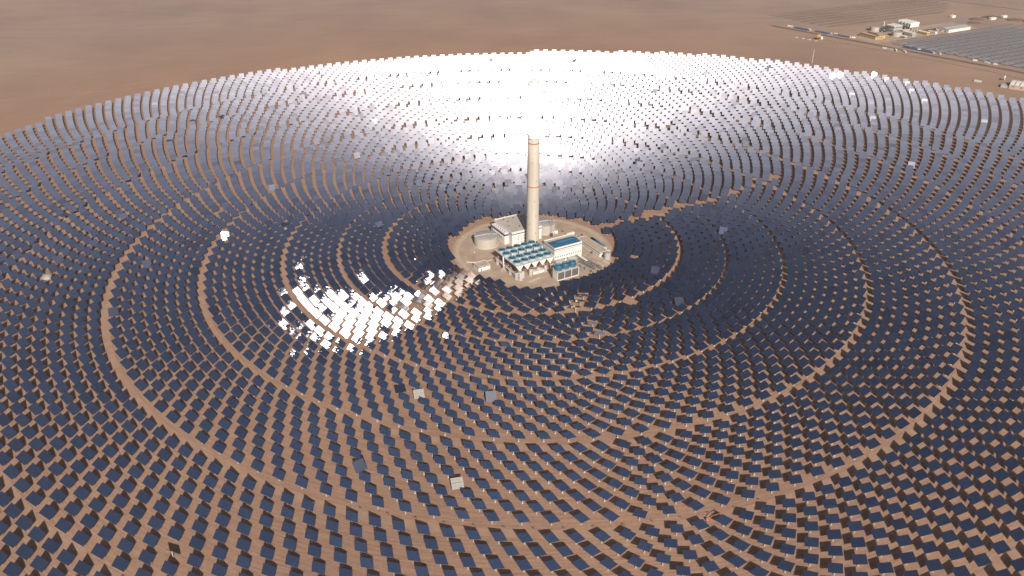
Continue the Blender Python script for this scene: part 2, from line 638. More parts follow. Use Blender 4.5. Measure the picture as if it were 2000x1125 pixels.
mass = [i for i in range(len(H)) if i not in SOLO]
nv = len(FV) + len(BV) + len(PV)
nf = len(FF) + len(BF) + len(PF)
V = np.empty((len(mass) * nv, 3), np.float32)
F = np.empty((len(mass) * nf, 4), np.int32)
F1 = np.concatenate([FF, BF + len(FV), PF + len(FV) + len(BV)])
M1 = np.concatenate([np.zeros(len(FF)), np.ones(len(BF)), np.full(len(PF), 2)]).astype(np.int32)
for q, i in enumerate(mass):
    h = H[i]
    hx, u, n = frame(h['n'])
    B = np.array([hx, u, n])
    c = np.array([h['x'], h['y'], HC])
    off = np.array([0, 0, 0.75])
    V[q * nv:q * nv + len(FV)] = (facet_verts(dist=math.hypot(h['r'], 187.0)) + off) @ B + c
    V[q * nv + len(FV):q * nv + len(FV) + len(BV)] = (BV + off) @ B + c
    V[q * nv + len(FV) + len(BV):(q + 1) * nv] = PV + np.array([h['x'], h['y'], 0])
    F[q * nf:(q + 1) * nf] = F1 + q * nv
me = bpy.data.meshes.new('heliostat_field')
me.vertices.add(len(V)); me.vertices.foreach_set('co', V.ravel())
me.loops.add(F.size); me.loops.foreach_set('vertex_index', F.ravel())
me.polygons.add(len(F))
me.polygons.foreach_set('loop_start', np.arange(0, F.size, 4, dtype=np.int32))
me.polygons.foreach_set('loop_total', np.full(len(F), 4, np.int32))
for mm in ('mirror', 'mirror_back', 'post_white'):
    me.materials.append(MATS[mm])
me.polygons.foreach_set('material_index', np.tile(M1, len(mass)))
at_ = me.attributes.new('soiling', 'FLOAT', 'FACE')
at_.data.foreach_set('value', np.repeat(rng.beta(1.3, 4.0, len(mass)), nf).astype(np.float32))
me.update(calc_edges=True)
fo = bpy.data.objects.new('heliostat_field', me)
COL.objects.link(fo)
tag(fo, 'thousands of square mirrors in rings around the tower beyond the nearest rows', 'heliostats', kind='stuff')

# ------------------------------------------------------------------ the nearest heliostats, one by one
panel_meshes = []
for q in range(8):
    mb = MB()
    mb.add(facet_verts(), [tuple(int(a) for a in f) for f in FF], 0)
    e = SZ / 2 - .05
    mb.box(-e, e, -e, e, -.14, -.05, 1)
    pm_ = mb.mesh('mirror_panel', ['mirror', 'mirror_back'])
    at_ = pm_.attributes.new('soiling', 'FLOAT', 'FACE')
    at_.data.foreach_set('value', np.full(len(pm_.polygons), [.02, .3, .1, .18, .45, .06, .25, .14][q], np.float32))
    panel_meshes.append(pm_)
mb = MB()
for bx in ((-4.9, 4.9, -3.1, -2.8, -.5, -.141), (-4.9, 4.9, 2.8, 3.1, -.5, -.141), (-3.2, -2.9, -4.9, 4.9, -.42, -.142), (2.9, 3.2, -4.9, 4.9, -.42, -.142)):
    mb.box(*bx)
for sx in (-1, 1):
    for sy in (-1, 1):
        mb.bar((sx * 3.05, sy * 4.7, -.3), (sx * 1.2, 0, -.8), .07)
truss_mesh = mb.mesh('support_truss', 'mirror_back')
mb = MB()
mb.bar((-4.6, 0, -.68), (4.6, 0, -.68), .28, 8)
tube_mesh = mb.mesh('torque_tube', 'galvanised')
mb = MB()
mb.rings([(.46, .4), (.36, HC - .7), (.36, HC - .6)], n=10)
mb.rings([(.6, HC - .6), (.6, HC + .05)], n=10)
ped_mesh = mb.mesh('pedestal', 'post_white')
mb = MB()
mb.rings([(1.05, 0), (1.0, .42)], n=10)
foot_mesh = mb.mesh('footing', 'footing')

ZN = {4: ('inside', 'second lowest ring road'), 5: ('inside', 'lowest ring road'), 6: ('outside', 'lowest ring road'), 7: ('outside', 'corner ring road')}
for i in sorted(SOLO):
    h = H[i]
    side, road = ZN.get(h['zone'], ('inside', 'second lowest ring road'))
    nrow = ZONES[h['zone']][2]
    k = h['row'] + 1 if side == 'outside' else nrow - h['row']
    pos = f"{ordw(h.get('ord', 1))} from left, {ordw(k)} row {side} {road}"
    look = {None: 'blue mirrored heliostat', 'flat': 'dark heliostat lying flat', 'back': 'overturned heliostat with pale back up',
            'pale': 'pale whitish heliostat', 'light': 'light blue tilted heliostat', 'edge': 'heliostat turned edge-on',
            'off': 'tilted heliostat'}.get(h['sp'], 'blue mirrored heliostat')
    root = thing('heliostat', f'{look}, {pos}', 'heliostat', (h['x'], h['y'], 0), group='heliostats in the nearest rows')
    hx, u, n = frame(h['n'])
    rot = Matrix((hx, u, n)).transposed().to_euler()
    inst('footing', foot_mesh, root)
    inst('pedestal', ped_mesh, root)
    p = inst('mirror_panel', panel_meshes[random.randrange(8)], root)
    p.rotation_euler = rot
    p.location = Vector((0, 0, HC)) + n * 0.75
    inst('support_truss', truss_mesh, p)
    inst('torque_tube', tube_mesh, p)

# ------------------------------------------------------------------ solar tower
t = thing('solar_tower', 'tall concrete tower with two orange bands and a blazing white receiver', 'tower', TOWER)


def trad(z):
    return 8.7 - 1.1 * z / 150.0


MB().rings([(trad(z), z) for z in (0, 30, 60, 90, 120, 154)], n=48, cap0=False).build('shaft', 'tower_concrete', t, smooth=True)
for z in (88.0, 147.0):
    MB().rings([(trad(z) + .06, z - .8), (trad(z) + .06, z + .8)], n=48, cap0=False, cap1=False).build('band', 'orange_band', t, smooth=True)
MB().rings([(trad(154) + .5, 153.0), (trad(154) + .5, 155.0)], n=48).build('gallery', 'shield_white', t, smooth=True)
MB().rings([(7.4, 155.0), (8.6, 158.0), (8.6, 160.0)], n=40, cap0=False).build('lower_heat_shield', 'cap_white', t, smooth=True)
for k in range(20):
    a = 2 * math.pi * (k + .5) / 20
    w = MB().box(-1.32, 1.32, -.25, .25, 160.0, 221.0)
    w.build('receiver_spill_panel', 'receiver_sun_glow', t, (8.3 * math.cos(a), 8.3 * math.sin(a), 0), a + math.pi / 2)  # glow drawn taller than the receiver proper, standing for spilled sunlight
MB().rings([(7.7, 160.0), (7.7, 221.0)], n=40).build('receiver_core', 'dark_steel', t)
MB().rings([(8.6, 221.0), (8.6, 223.0), (7.4, 225.0)], n=40).build('upper_heat_shield', 'cap_white', t, smooth=True)
MB().rings([(3.4, 225.0), (3.4, 228.0)], n=24).build('crown', 'cap_white', t, smooth=True)
slot = MB().box(-.35, .35, -.3, .3, 0, 1.3).mesh('window', 'dark_opening')
for a, z in [(-62, 22), (-62, 47), (-75, 68), (-118, 35), (-62, 96), (-104, 121), (-120, 12), (-80, 134)]:
    rr = trad(z) - .15
    inst('window', slot, t, (rr * math.cos(R(a)), rr * math.sin(R(a)), z), R(a) + math.pi / 2)

# ------------------------------------------------------------------ plant buildings (their axes stand 30 degrees off the view)
A30 = R(30)


def pl(x, y):
    return (x, y, 0.12)


def windows(parent, face, w, d, lst, mname='window_glass', name='window'):
    """lst: (u, z, width, height) on a face of a w x d block standing at the origin"""
    cache = {}
    for (u, z, ww, hh) in lst:
        key = (ww, hh)
        if key not in cache:
            m_ = MB().box(-ww / 2, ww / 2, -.06, .06, -hh / 2, hh / 2)
            m_.box(-ww / 2 - .12, ww / 2 + .12, -.04, .05, -hh / 2 - .16, -hh / 2 - .02, 1)
            cache[key] = m_.mesh(name, [mname, 'grey_wall'])
        if face == 'front':
            inst(name, cache[key], parent, (u, -.02, z))
        elif face == 'left':
            inst(name, cache[key], parent, (-.02, u, z), -math.pi / 2)
        elif face == 'right':
            inst(name, cache[key], parent, (w + .02, u, z), math.pi / 2)


def block(parent, name, x0, x1, y0, y1, h, wall, roof, parapet=0.9, stripe=None, stripe_z=None, z0=0.0, roofname='roof'):
    MB().box(x0, x1, y0, y1, z0, h - .3).build(name, wall, parent)
    mb = MB().box(x0 + .35, x1 - .35, y0 + .35, y1 - .35, h - .3, h)
    mb.build(roofname, roof, parent)
    if parapet > 0:
        p = MB()
        p.box(x0, x1, y0, y0 + .34, h - .3, h + parapet)
        p.box(x0, x1, y1 - .34, y1, h - .3, h + parapet)
        p.box(x0, x0 + .34, y0 + .341, y1 - .341, h - .3, h + parapet)
        p.box(x1 - .34, x1, y0 + .341, y1 - .341, h - .3, h + parapet)
        p.build('parapet', 'white_roof', parent)
    if stripe:
        sz = stripe_z if stripe_z else h - 2.2
        s = MB()
        s.box(x0 - .05, x1 + .05, y0 - .05, y0 + .05, sz, sz + 1.3)
        s.box(x0 - .05, x0 + .05, y0 + .051, y1, sz, sz + 1.3)
        s.box(x1 - .05, x1 + .05, y0 + .051, y1, sz, sz + 1.3)
        s.build('stripe', stripe, parent)


# steam hall behind the tower
t = thing('steam_hall', 'big white hall with blue stripe and flat roof left behind the tower', 'building', pl(-27.7, -8.5), A30)
block(t, 'wall', 0, 47, 0, 50, 19.0, 'white_wall', 'beige_roof', 1.0, 'blue_stripe', 15.6)
windows(t, 'front', 47, 50, [(u, z, 1.1, 1.2) for u in (10, 14.5, 19) for z in (3.2, 7.4, 11.4)] + [(24.5 + 5 * k, z, 1.1, 1.2) for k in range(4) for z in (3.2, 7.4)])
windows(t, 'left', 47, 50, [(u, z, 1.0, 1.2) for u in (3, 8) for z in (3.2, 7.4, 11.4)])
b = MB().box(-6.5, -.06, 9, 46, 0, 16.2).box(-6.2, -.06, 9.3, 45.7, 16.2, 16.5).build('annex', 'white_wall', t)
MB().box(-6.58, -6.5, 9, 46, 12.2, 14.8).box(-6.5, -.1, 8.92, 9.0, 12.2, 14.8).build('stripe', 'blue_stripe', b)
for k in range(5):
    MB().rings([(.5, 16.5), (.5, 17.3)], n=8, cx=-3.2, cy=14 + 6 * k).build('roof_vent', 'dark_steel', b)
for k, (u, v) in enumerate([(8, 22), (14, 36), (20, 14), (31, 28), (38, 40), (26, 42), (40, 12), (12, 44)]):
    MB().box(u - .6, u + .6, v - .6, v + .6, 19.0, 19.9 + .3 * (k % 3)).build('roof_vent', 'dark_steel', t)
pp = MB()
for k in range(6):
    pp.bar((-6.6, 12 + 5 * k, 10.5), (-9.3, 10 + 5 * k, 11.6), .35, 6)
    pp.bar((-9.3, 10 + 5 * k, 11.6), (-9.3, 10 + 5 * k, 14.4), .35, 6)
pp.build('pipe_run', 'shield_white', t)


def storage_tank(loc, rad, hh, label):
    t = thing('storage_tank', label, 'tank', loc, group='molten salt storage tanks')
    MB().rings([(rad + .9, 0), (rad + .9, .5)], n=64).build('base_ring', 'kerb', t)
    MB().rings([(rad, .5), (rad, hh)], n=64, cap0=False, cap1=False).build('shell', 'tank_steel', t, smooth=True)
    MB().rings([(rad - .02, hh), (rad * .6, hh + 1.3), (rad * .25, hh + 1.9), (.3, hh + 2.0)], n=64, cap0=False).build('roof', 'tank_roof', t, smooth=True)
    rl = MB()
    for k in range(40):
        a0, a1 = 2 * math.pi * k / 40, 2 * math.pi * (k + 1) / 40
        rl.bar((rad * .985 * math.cos(a0), rad * .985 * math.sin(a0), hh + 1.1), (rad * .985 * math.cos(a1), rad * .985 * math.sin(a1), hh + 1.1), .07)
        rl.bar((rad * .985 * math.cos(a0), rad * .985 * math.sin(a0), hh), (rad * .985 * math.cos(a0), rad * .985 * math.sin(a0), hh + 1.1), .05)
    rl.build('railing', 'shield_white', t)
    w = MB()
    for i in range(10):
        a, b_ = i / 10 * 2 - 1, (i + 1) / 10 * 2 - 1
        w.bar((a * rad * .9, a * rad * .25 - 1.0, hh + 2.3 - 1.7 * abs(a)), (b_ * rad * .9, b_ * rad * .25 - 1.0, hh + 2.3 - 1.7 * abs(b_)), .28)
    w.build('walkway', 'shield_white', t)
    for k in range(8):
        a = 2 * math.pi * k / 8 + .3
        MB().rings([(.45, hh + .9), (.45, hh + 2.4)], n=8, cx=rad * .55 * math.cos(a), cy=rad * .55 * math.sin(a)).build('nozzle', 'galvanised', t)
    return t


storage_tank(pl(-63.2, -2.4), 16.4, 13.2, 'round grey salt tank standing left of the white hall')
storage_tank(pl(18.0, 41.5), 16.0, 13.2, 'round grey salt tank half hidden behind the right of the tower')

# turbine hall with the blue roof
t = thing('turbine_hall', 'white turbine hall with bright blue roof right of the tower', 'building', pl(27.5, -60.5), A30)
block(t, 'wall', 0, 43, 0, 27, 21.0, 'white_wall', 'beige_roof', 1.0, 'grey_stripe', 18.4)
mb = MB()
mb.add([(1.2, .9, 21.25), (41.8, .9, 21.25), (41.8, 11, 22.6), (1.2, 11, 22.6), (41.8, 20.5, 21.25), (1.2, 20.5, 21.25), (1.2, .9, 20.9), (41.8, .9, 20.9), (41.8, 20.5, 20.9), (1.2, 20.5, 20.9)],
       [(0, 1, 2, 3), (3, 2, 4, 5), (6, 7, 1, 0), (7, 8, 4, 2, 1), (9, 6, 0, 3, 5), (8, 9, 5, 4)])
rf = mb.build('blue_roof', 'blue_roof', t)
MB().rings([(1.2, 0), (1.2, 27)], n=14).build('ridge_vent', 'blue_roof', rf, (9, 11, 23.4))
rf.children[0].rotation_euler = (0, math.pi / 2, 0)
windows(t, 'front', 43, 27, [(2.2 + 3.5 * k, 8.2, 1.4, 1.7) for k in range(12)])
windows(t, 'front', 43, 27, [(1.6 + 2.0 * k, 16.8, 1.3, .55) for k in range(21)])
windows(t, 'front', 43, 27, [(2.2 + 3.5 * k, 3.0, 1.6, 2.2) for k in range(8)], 'dark_opening', 'door')
windows(t, 'left', 43, 27, [(4 + 4 * k, z, 1.2, 1.4) for k in range(5) for z in (6.0, 12.5)])
MB().box(-.2, 14, -4.2, -.08, 0, 4.6).box(20, 36, -3.5, -.08, 0, 4.0).build('lean_to', 'grey_wall', t)
an = MB().box(0, 45, 27.1, 43, 0, 15.0).build('annex', 'white_wall', t)
MB().box(.4, 44.6, 27.4, 42.6, 15.0, 15.4).build('roof', 'tan_roof', an)
MB().box(-.05, .05, 27.1, 43, 12.6, 13.6).build('stripe', 'grey_stripe', an)
for u, v in [(6, 36), (14, 39), (23, 33), (31, 38), (39, 35)]:
    MB().box(u - .8, u + .8, v - .6, v + .6, 15.4, 16.5).build('roof_vent', 'galvanised', an)

# long workshop
t = thing('workshop', 'long low tan-roofed workshop at the right of the plant', 'building', pl(88.4, -43), A30)
block(t, 'wall', 0, 13.5, 0, 53, 6.8, 'white_wall', 'tan_roof', .35, 'grey_stripe', 5.2)
windows(t, 'left', 13.5, 53, [(3 + 3.3 * k, 2.6, 1.5, 1.3) for k in range(14)])
windows(t, 'front', 13.5, 53, [(4, 1.6, 2.2, 2.8)], 'dark_opening', 'door')
MB().box(8.0, 17.0, -1.4, 3.2, 5.9, 6.35).build('canopy', 'white_roof', t)
MB().box(10.0, 17.5, 8.0, 12.0, 6.0, 6.5).box(13.7, 17.3, 8.2, 11.8, 0, 5.9).build('side_bay', 'white_roof', t)

t = thing('carport', 'narrow blue arched carport right of the long workshop', 'shelter', pl(97.5, -16.0), A30)
mb = MB()
prof = [(-2.8 + 5.6 * i / 8, 2.9 + 1.3 * math.sin(math.pi * i / 8)) for i in range(9)]
vs = [(x, y, z) for y in (0, 31.0) for x, z in prof] + [(x, y, z - .15) for y in (0, 31.0) for x, z in prof]
fs = [(i, i + 1, 9 + i + 1, 9 + i) for i in range(8)] + [(18 + i + 1, 18 + i, 27 + i, 27 + i + 1) for i in range(8)]
fs += [(0, 18, 19, 1)] + [(i, 18 + i, 18 + i + 1, i + 1) for i in range(1, 8)] + [(9 + i + 1, 27 + i + 1, 27 + i, 9 + i) for i in range(8)]
mb.add(vs, fs)
mb.build('roof', 'blue_roof', t, smooth=True)
for k in range(7):
    for sx in (-2.7, 2.7):
        MB().box(sx - .1, sx + .1, .4 + 5 * k, .6 + 5 * k, 0, 2.95).build('post', 'galvanised', t)

t = thing('water_tank', 'small grey upright tank at the corner of the long workshop', 'tank', pl(98.0, -46.2))
MB().rings([(4.2, 0), (4.2, 8.2)], n=32, cap0=False, cap1=False).build('shell', 'grey_wall', t, smooth=True)
MB().rings([(4.35, 8.2), (4.2, 8.5), (.4, 9.2)], n=32).build('roof', 'tank_roof', t, smooth=True)
ld = MB()
for sx in (-.25, .25):
    ld.bar((4.3, sx, 0), (4.3, sx, 9.0), .05)
for k in range(16):
    ld.bar((4.3, -.25, .5 + .5 * k), (4.3, .25, .5 + .5 * k), .03)
ld.build('ladder', 'galvanised', t)

# pump house
t = thing('pump_house', 'small flat-roofed white pump house beside the bright mirrors', 'building', pl(-70.5, -84.0), A30)
block(t, 'wall', 0, 17, 0, 14, 6.2, 'white_wall', 'tan_roof', .45, 'grey_stripe', 5.0)
windows(t, 'front', 17, 14, [(4.2, 1.5, 1.3, 2.4)], 'dark_opening', 'door')
windows(t, 'left', 17, 14, [(3.5, 2.6, 1.4, 1.6), (9.5, 2.6, 1.4, 1.6)])

# ------------------------------------------------------------------ air cooled condenser
t = thing('air_cooled_condenser', 'huge white condenser on stilts with twenty blue fan rings', 'condenser', pl(-22.6, -108.4), A30)
AW, AD, AH = 56.0, 53.0, 20.0
deckm = MB()
deckm.box(0, AW, 0, 25.6, AH - .5, AH)
deckm.box(0, AW, 27.4, AD, AH - .5, AH)
deckm.box(0, AW, 25.601, 27.399, AH - 1.3, AH - .9)
deckm.build('fan_deck', 'deck', t)
TOOTH = AW / 5
for k in range(5):
    for y0, y1 in ((0, 25.6), (27.4, AD)):
        x0, x1 = k * TOOTH, (k + 1) * TOOTH
        xm = (x0 + x1) / 2
        mb = MB()
        # V-shaped bundle of finned tubes hanging below the deck, closed by white end plates
        mb.add([(x0 + .05, y0 + .1, AH - .5), (x1 - .05, y0 + .1, AH - .5), (xm, y0 + .1, AH - 8.4), (x0 + .05, y1 - .1, AH - .5), (x1 - .05, y1 - .1, AH - .5), (xm, y1 - .1, AH - 8.4)],
               [(0, 2, 1), (3, 4, 5)], 0)
        mb.add([(x0 + .05, y0 + .1, AH - .5), (x1 - .05, y0 + .1, AH - .5), (xm, y0 + .1, AH - 8.4), (x0 + .05, y1 - .1, AH - .5), (x1 - .05, y1 - .1, AH - .5), (xm, y1 - .1, AH - 8.4)],
               [(0, 3, 5, 2), (1, 2, 5, 4)], 1)
        mb.build('tube_bundle', ['white_wall', 'fin_grey'], t)
shroud = MB()
shroud.rings([(4.5, 0), (4.15, 1.2), (4.15, 2.6)], n=32, cap0=False, cap1=False, mi=0)
shroud.rings([(4.16, 2.6), (4.28, 2.7), (4.28, 3.6), (4.1, 3.6), (4.08, 1.6)], n=32, cap0=False, cap1=False, mi=1)
shroud.rings([(4.07, 1.6), (.3, 1.55)], n=32, cap0=False, mi=2)
shroud_mesh = shroud.mesh('fan_shroud', ['fan_pale', 'fan_blue', 'fan_dark'], True)
blade = MB()
for k in range(6):
    a = k * math.pi / 3
    ca, sa = math.cos(a), math.sin(a)
    pts = [(.4, -.35, 2.9), (3.9, -.5, 2.95), (3.9, .5, 3.15), (.4, .35, 3.15)]
    blade.add([(x * ca - y * sa, x * sa + y * ca, z) for x, y, z in pts], [(0, 1, 2, 3), (3, 2, 1, 0)])
blade.rings([(.7, 2.8), (.7, 3.4)], n=10)
blade_mesh = blade.mesh('fan', 'fan_blue')
for cy in (7.0, 19.0, 34.0, 46.0):
    for k in range(5):
        s = inst('fan_shroud', shroud_mesh, t, (TOOTH * (k + .5), cy, AH))
        fb = inst('fan', blade_mesh, s)
        fb.rotation_euler = (0, 0, random.uniform(0, 1))
for k in range(6):
    wv = MB()
    for i in range(26):
        y0_, y1_ = i * AD / 26, (i + 1) * AD / 26
        xo = .9 * math.sin(i * .55)
        xo1 = .9 * math.sin((i + 1) * .55)
        if 0 < k < 5:
            wv.bar((k * TOOTH + xo * .5, y0_, AH + .3), (k * TOOTH + xo1 * .5, y1_, AH + .3), .3)
    if 0 < k < 5:
        wv.build('steam_header', 'shield_white', t)
    elif k == 0:
        MB().box(-.15, .25, 0, AD, AH, AH + 1.1).build('railing', 'shield_white', t)
    else:
        MB().box(AW - .25, AW + .15, 0, AD, AH, AH + 1.1).build('railing', 'shield_white', t)
for k in range(1, 6):
    MB().rings([(.75, AH - .9), (.75, AH + 4.6)], n=12, cx=k * TOOTH - 1.6, cy=26.5).build('riser', 'shield_white', t)
bm = MB()
for y in (0.6, 25.0, 28.0, AD - .6):
    bm.box(0, AW, y - .4, y + .4, AH - 9.4, AH - 8.5)
for k in range(6):
    x = min(max(k * TOOTH, .4), AW - .4)
    bm.box(x - .35, x + .35, 1.01, 24.59, AH - 9.35, AH - 8.55)
    bm.box(x - .35, x + .35, 28.41, AD - 1.01, AH - 9.35, AH - 8.55)
bm.build('girder', 'red_steel', t)
col = MB()
for sx in (-1.1, 1.1):
    for sy in (-1.1, 1.1):
        col.bar((sx, sy, 0), (sx, sy, AH - 9.4), .24)
for z in (1.0, 3.8, 6.6, 9.4):
    for a_, b_ in (((-1.1, -1.1), (1.1, -1.1)), ((1.1, -1.1), (1.1, 1.1)), ((1.1, 1.1), (-1.1, 1.1)), ((-1.1, 1.1), (-1.1, -1.1))):
        col.bar((*a_, z), (*b_, z), .1)
        if z < 9:
            col.bar((*a_, z), (*b_, z + 2.8), .08)
col_mesh = col.mesh('column', 'shield_white')
for k in range(6):
    for y in (2.0, 18.0, 35.0, AD - 2.0):
        inst('column', col_mesh, t, (min(max(k * TOOTH, 2.0), AW - 2.0), y, 0))
tr_ = MB()
for y0, y1 in ((0.3, 26), (27, AD - .3)):
    n_ = 8
    for i in range(n_):
        ya, yb = y0 + (y1 - y0) * i / n_, y0 + (y1 - y0) * (i + 1) / n_
        tr_.bar((-.3, ya, AH - 9.4), (-.3, yb, AH - 9.4), .16)
        tr_.bar((-.3, ya, AH - 12.2), (-.3, yb, AH - 12.2), .16)
        tr_.bar((-.3, ya, AH - 12.2), (-.3, yb, AH - 9.4), .1)
tr_.build('side_truss', 'shield_white', t)
st = MB()
for sx in (0, 3.6):
    for sy in (0, 3.2):
        st.bar((sx, sy, 0), (sx, sy, AH - 6.0), .16)
for k in range(5):
    z = 2.3 * k + 1.0
    st.box(0, 3.6, 0, 3.2, z, z + .12)
    st.bar((0, .2 if k % 2 else 3.0, z), (3.6, .2 if k % 2 else 3.0, z + 2.3), .2)
st.build('stair_tower', 'shield_white', t, (3.2, -4.2, 0))
mb = MB().rings([(2.2, 0), (2.2, 40)], n=16)
dct = mb.build('steam_duct', 'dark_steel', t, (10, 26.5, 7.5))
dct.rotation_euler = (0, math.pi / 2, 0)
MB().box(27, 44, 3, 9, 0, 3.6).build('pump_room', 'white_wall', t)
MB().box(6, 12, 12, 18, 0, 3.4).box(30, 40, 16, 22, 0, 3.8).build('equipment_box', 'grey_wall', t)

# ------------------------------------------------------------------ wet cooling tower
t = thing('cooling_tower', 'white cooling tower box with three deep blue fan stacks', 'cooling tower', pl(29.4, -108.8), A30)
CW, CDp, CH = 32.0, 14.0, 11.2
MB().box(0, CW, 0.5, CDp, 0, CH).build('casing', 'white_wall', t)
MB().box(-.3, CW + .3, -.2, CDp + .3, CH, CH + .5).build('deck', 'deck', t)
for k in range(3):
    x0, x1 = .6 + k * (CW - .6) / 3, (k + 1) * (CW - .6) / 3 - .1
    MB().box(x0, x1, .3, .49, 1.0, CH - .6).build('louvre_back', 'fin_grey', t)
    n_ = 11
    for i in range(n_):
        xx = x0 + (x1 - x0) * (i + .5) / n_
        MB().box(xx - .24, xx + .24, -.1 + .08 * (i % 2), .295, 1.0, CH - .6).build('louvre_slat', 'louvre', t)
for k in range(4):
    xx = .3 + k * (CW - .6) / 3
    MB().box(xx - .3, xx + .3, -.18, .48, 0, CH - .05).build('frame_post', 'shield_white', t)
MB().box(.6, CW - .6, -.16, .28, 0, .98).build('frame_rail', 'shield_white', t)
stack = MB()
stack.rings([(4.9, 0), (4.4, 2.2), (4.35, 4.6), (4.6, 6.6), (4.4, 6.6), (4.15, 4.6), (4.15, 3.2)], n=36, cap0=False, cap1=False, mi=0)
stack.rings([(4.15, 3.4), (.3, 3.4)], n=36, cap0=False, mi=1)
for k in range(24):
    a = 2 * math.pi * k / 24
    stack.bar((4.85 * math.cos(a), 4.85 * math.sin(a), .2), (4.5 * math.cos(a), 4.5 * math.sin(a), 5.4), .07, mi=0)
stack_mesh = stack.mesh('fan_stack', ['fan_blue', 'fan_dark'], True)
for k in range(3):
    s = inst('fan_stack', stack_mesh, t, (5.6 + 10.4 * k, 7.3, CH + .5))
    inst('fan', blade_mesh, s, (0, 0, 1.2))
MB().rings([(.7, 0), (.7, 15)], n=10, cx=-1.6, cy=10).build('pipe', 'dark_steel', t)

# white vent mast by the condenser
t = thing('vent_pipe', 'white vertical pipe with side arm and splayed legs left of the condenser', 'pipe', pl(-38.8, -81.0), A30)
MB().rings([(.75, 3.2), (.75, 20.5)], n=12).build('pipe', 'shield_white', t, smooth=True)
MB().bar((0, 0, 6.5), (7.5, -1.0, 6.5), .55, 8).build('arm', 'shield_white', t)
for k in range(5):
    a = 2 * math.pi * k / 5
    MB().bar((0, 0, 4.4), (3.6 * math.cos(a), 3.6 * math.sin(a), 0), .22).build('leg', 'shield_white', t)

# small things on the pad
def container(label, loc, rz, m, L=6.1, name='shipping_container', W=2.45, hh=2.6, group=None):
    t = thing(name, label, 'container', loc, rz, group)
    MB().box(-L / 2, L / 2, -W / 2, W / 2, .12, hh).build('body', m, t)
    rb = MB()
    n_ = int(L / .6)
    for i in range(n_):
        x = -L / 2 + (i + .5) * L / n_
        rb.box(x - .12, x + .12, -W / 2 - .05, W / 2 + .05, .3, hh + .04)
    rb.build('ribs', m, t)
    MB().box(L / 2, L / 2 + .06, -W / 2 + .1, W / 2 - .1, .2, hh - .1).build('door', 'grey_wall', t)
    return t


container('orange container in front of the blue-roofed turbine hall', pl(41, -67), A30, 'orange_paint', 7)
container('white container on the pad behind the turbine hall', pl(54, 27), A30, 'white_wall', 12, hh=3.4)
t = thing('switch_room', 'low white-edged flat building behind the tower on the right', 'building', pl(30.5, 29.0), A30)
block(t, 'wall', 0, 7, 0, 9, 3.6, 'white_wall', 'beige_roof', .5)
windows(t, 'front', 7, 9, [(2, 1.4, 1.2, 2.2)], 'dark_opening', 'door')
t = thing('light_mast', 'dark lattice mast on a dark box beside the far salt tank', 'mast', pl(27.4, 22.0))
MB().box(-1.7, 1.7, -1.7, 1.7, 0, 4.2).build('cabinet', 'dark_steel', t)
ms = MB()
for a in range(3):
    ca, sa = math.cos(a * 2.1) * .5, math.sin(a * 2.1) * .5
    ms.bar((ca, sa, 4.2), (ca * .5, sa * .5, 24), .09)
ms.build('mast', 'dark_steel', t)
MB().box(-.9, .9, -.25, .25, 23.4, 24.6).build('lamp_head', 'dark_steel', t)

for (p, q) in [((-90.5, -40.7), (-87.2, -57.5)), ((-87.2, -57.5), (-66, -57.6)), ((-66, -57.6), (-54, -50))]:
    d = Vector(q) - Vector(p)
    o = MB().box(0, d.length, -.35, .35, 0, .9).build('low_wall', 'kerb', None, (p[0], p[1], .12), math.atan2(d.y, d.x))
    tag(o, {(-90.5): 'short pale low wall at the left edge of the plant yard', (-87.2): 'long pale low wall behind the pump house', (-66): 'pale low wall running towards the condenser'}[p[0]], 'wall')

# outdoor switchgear: two banks of small gantries and transformers
sg = MB()
for sx in (-2.0, 2.0):
    sg.bar((sx, 0, 0), (sx, 0, 5.2), .16)
    for k in range(3):
        sg.bar((sx * .3 * k, 0, 5.2), (sx * .3 * k, 0, 6.4), .1)
sg.bar((-2.2, 0, 5.2), (2.2, 0, 5.2), .16)
sg_mesh = sg.mesh('gantry_frame', 'galvanised')
iso = MB()
for k in range(3):
    iso.rings([(.2, 0), (.12, .3), (.22, .6), (.12, .9), (.22, 1.2), (.1, 1.6)], n=6, cx=-1.4 + 1.4 * k)
iso_mesh = iso.mesh('insulator', 'dark_steel')
n_g = 0
for bank, (bx, by) in enumerate([(62.0, -57.5), (70.5, -55.5)]):
    for k in range(7):
        x = bx + k * 2.75
        y = by - k * 3.3
        t = thing('switchgear_gantry', f"grey switchgear frame, {ordw(k + 1)} from the turbine hall in the {['nearer', 'farther'][bank]} bank", 'gantry', pl(x, y), A30 + .05, 'switchgear frames beside the turbine hall')
        inst('frame', sg_mesh, t)
        inst('insulator', iso_mesh, t, (0, 0, 5.2))
        MB().box(-1.7, 1.7, -.7, .7, 0, 2.4 + .5 * (k % 2)).build('cabinet', 'louvre', t)
for k, (x, y, lb) in enumerate([(58.5, -66.5, 'grey transformer nearest the cooling tower'), (63.5, -73.0, 'grey transformer between cooling tower and switchgear'), (68.5, -79.5, 'grey transformer at the front end of the switchgear')]):
    t = thing('transformer', lb, 'transformer', pl(x, y), A30, 'transformers beside the cooling tower')
    MB().box(-2.2, 2.2, -1.4, 1.4, 0, 3.6).build('tank', 'grey_wall', t)
    for i in range(6):
        MB().box(-2.0 + .8 * i, -1.7 + .8 * i, -2.2, -1.41, .5, 3.2).build('radiator_fin', 'galvanised', t)
    for i in range(3):
        MB().rings([(.22, 3.6), (.14, 5.2)], n=6, cx=-1.2 + 1.2 * i).build('bushing', 'dark_steel', t)
t = thing('pipe_rack', 'pale pipe bridge from the turbine hall over the switchgear', 'pipe rack', pl(58.0, -47.5), R(-58))
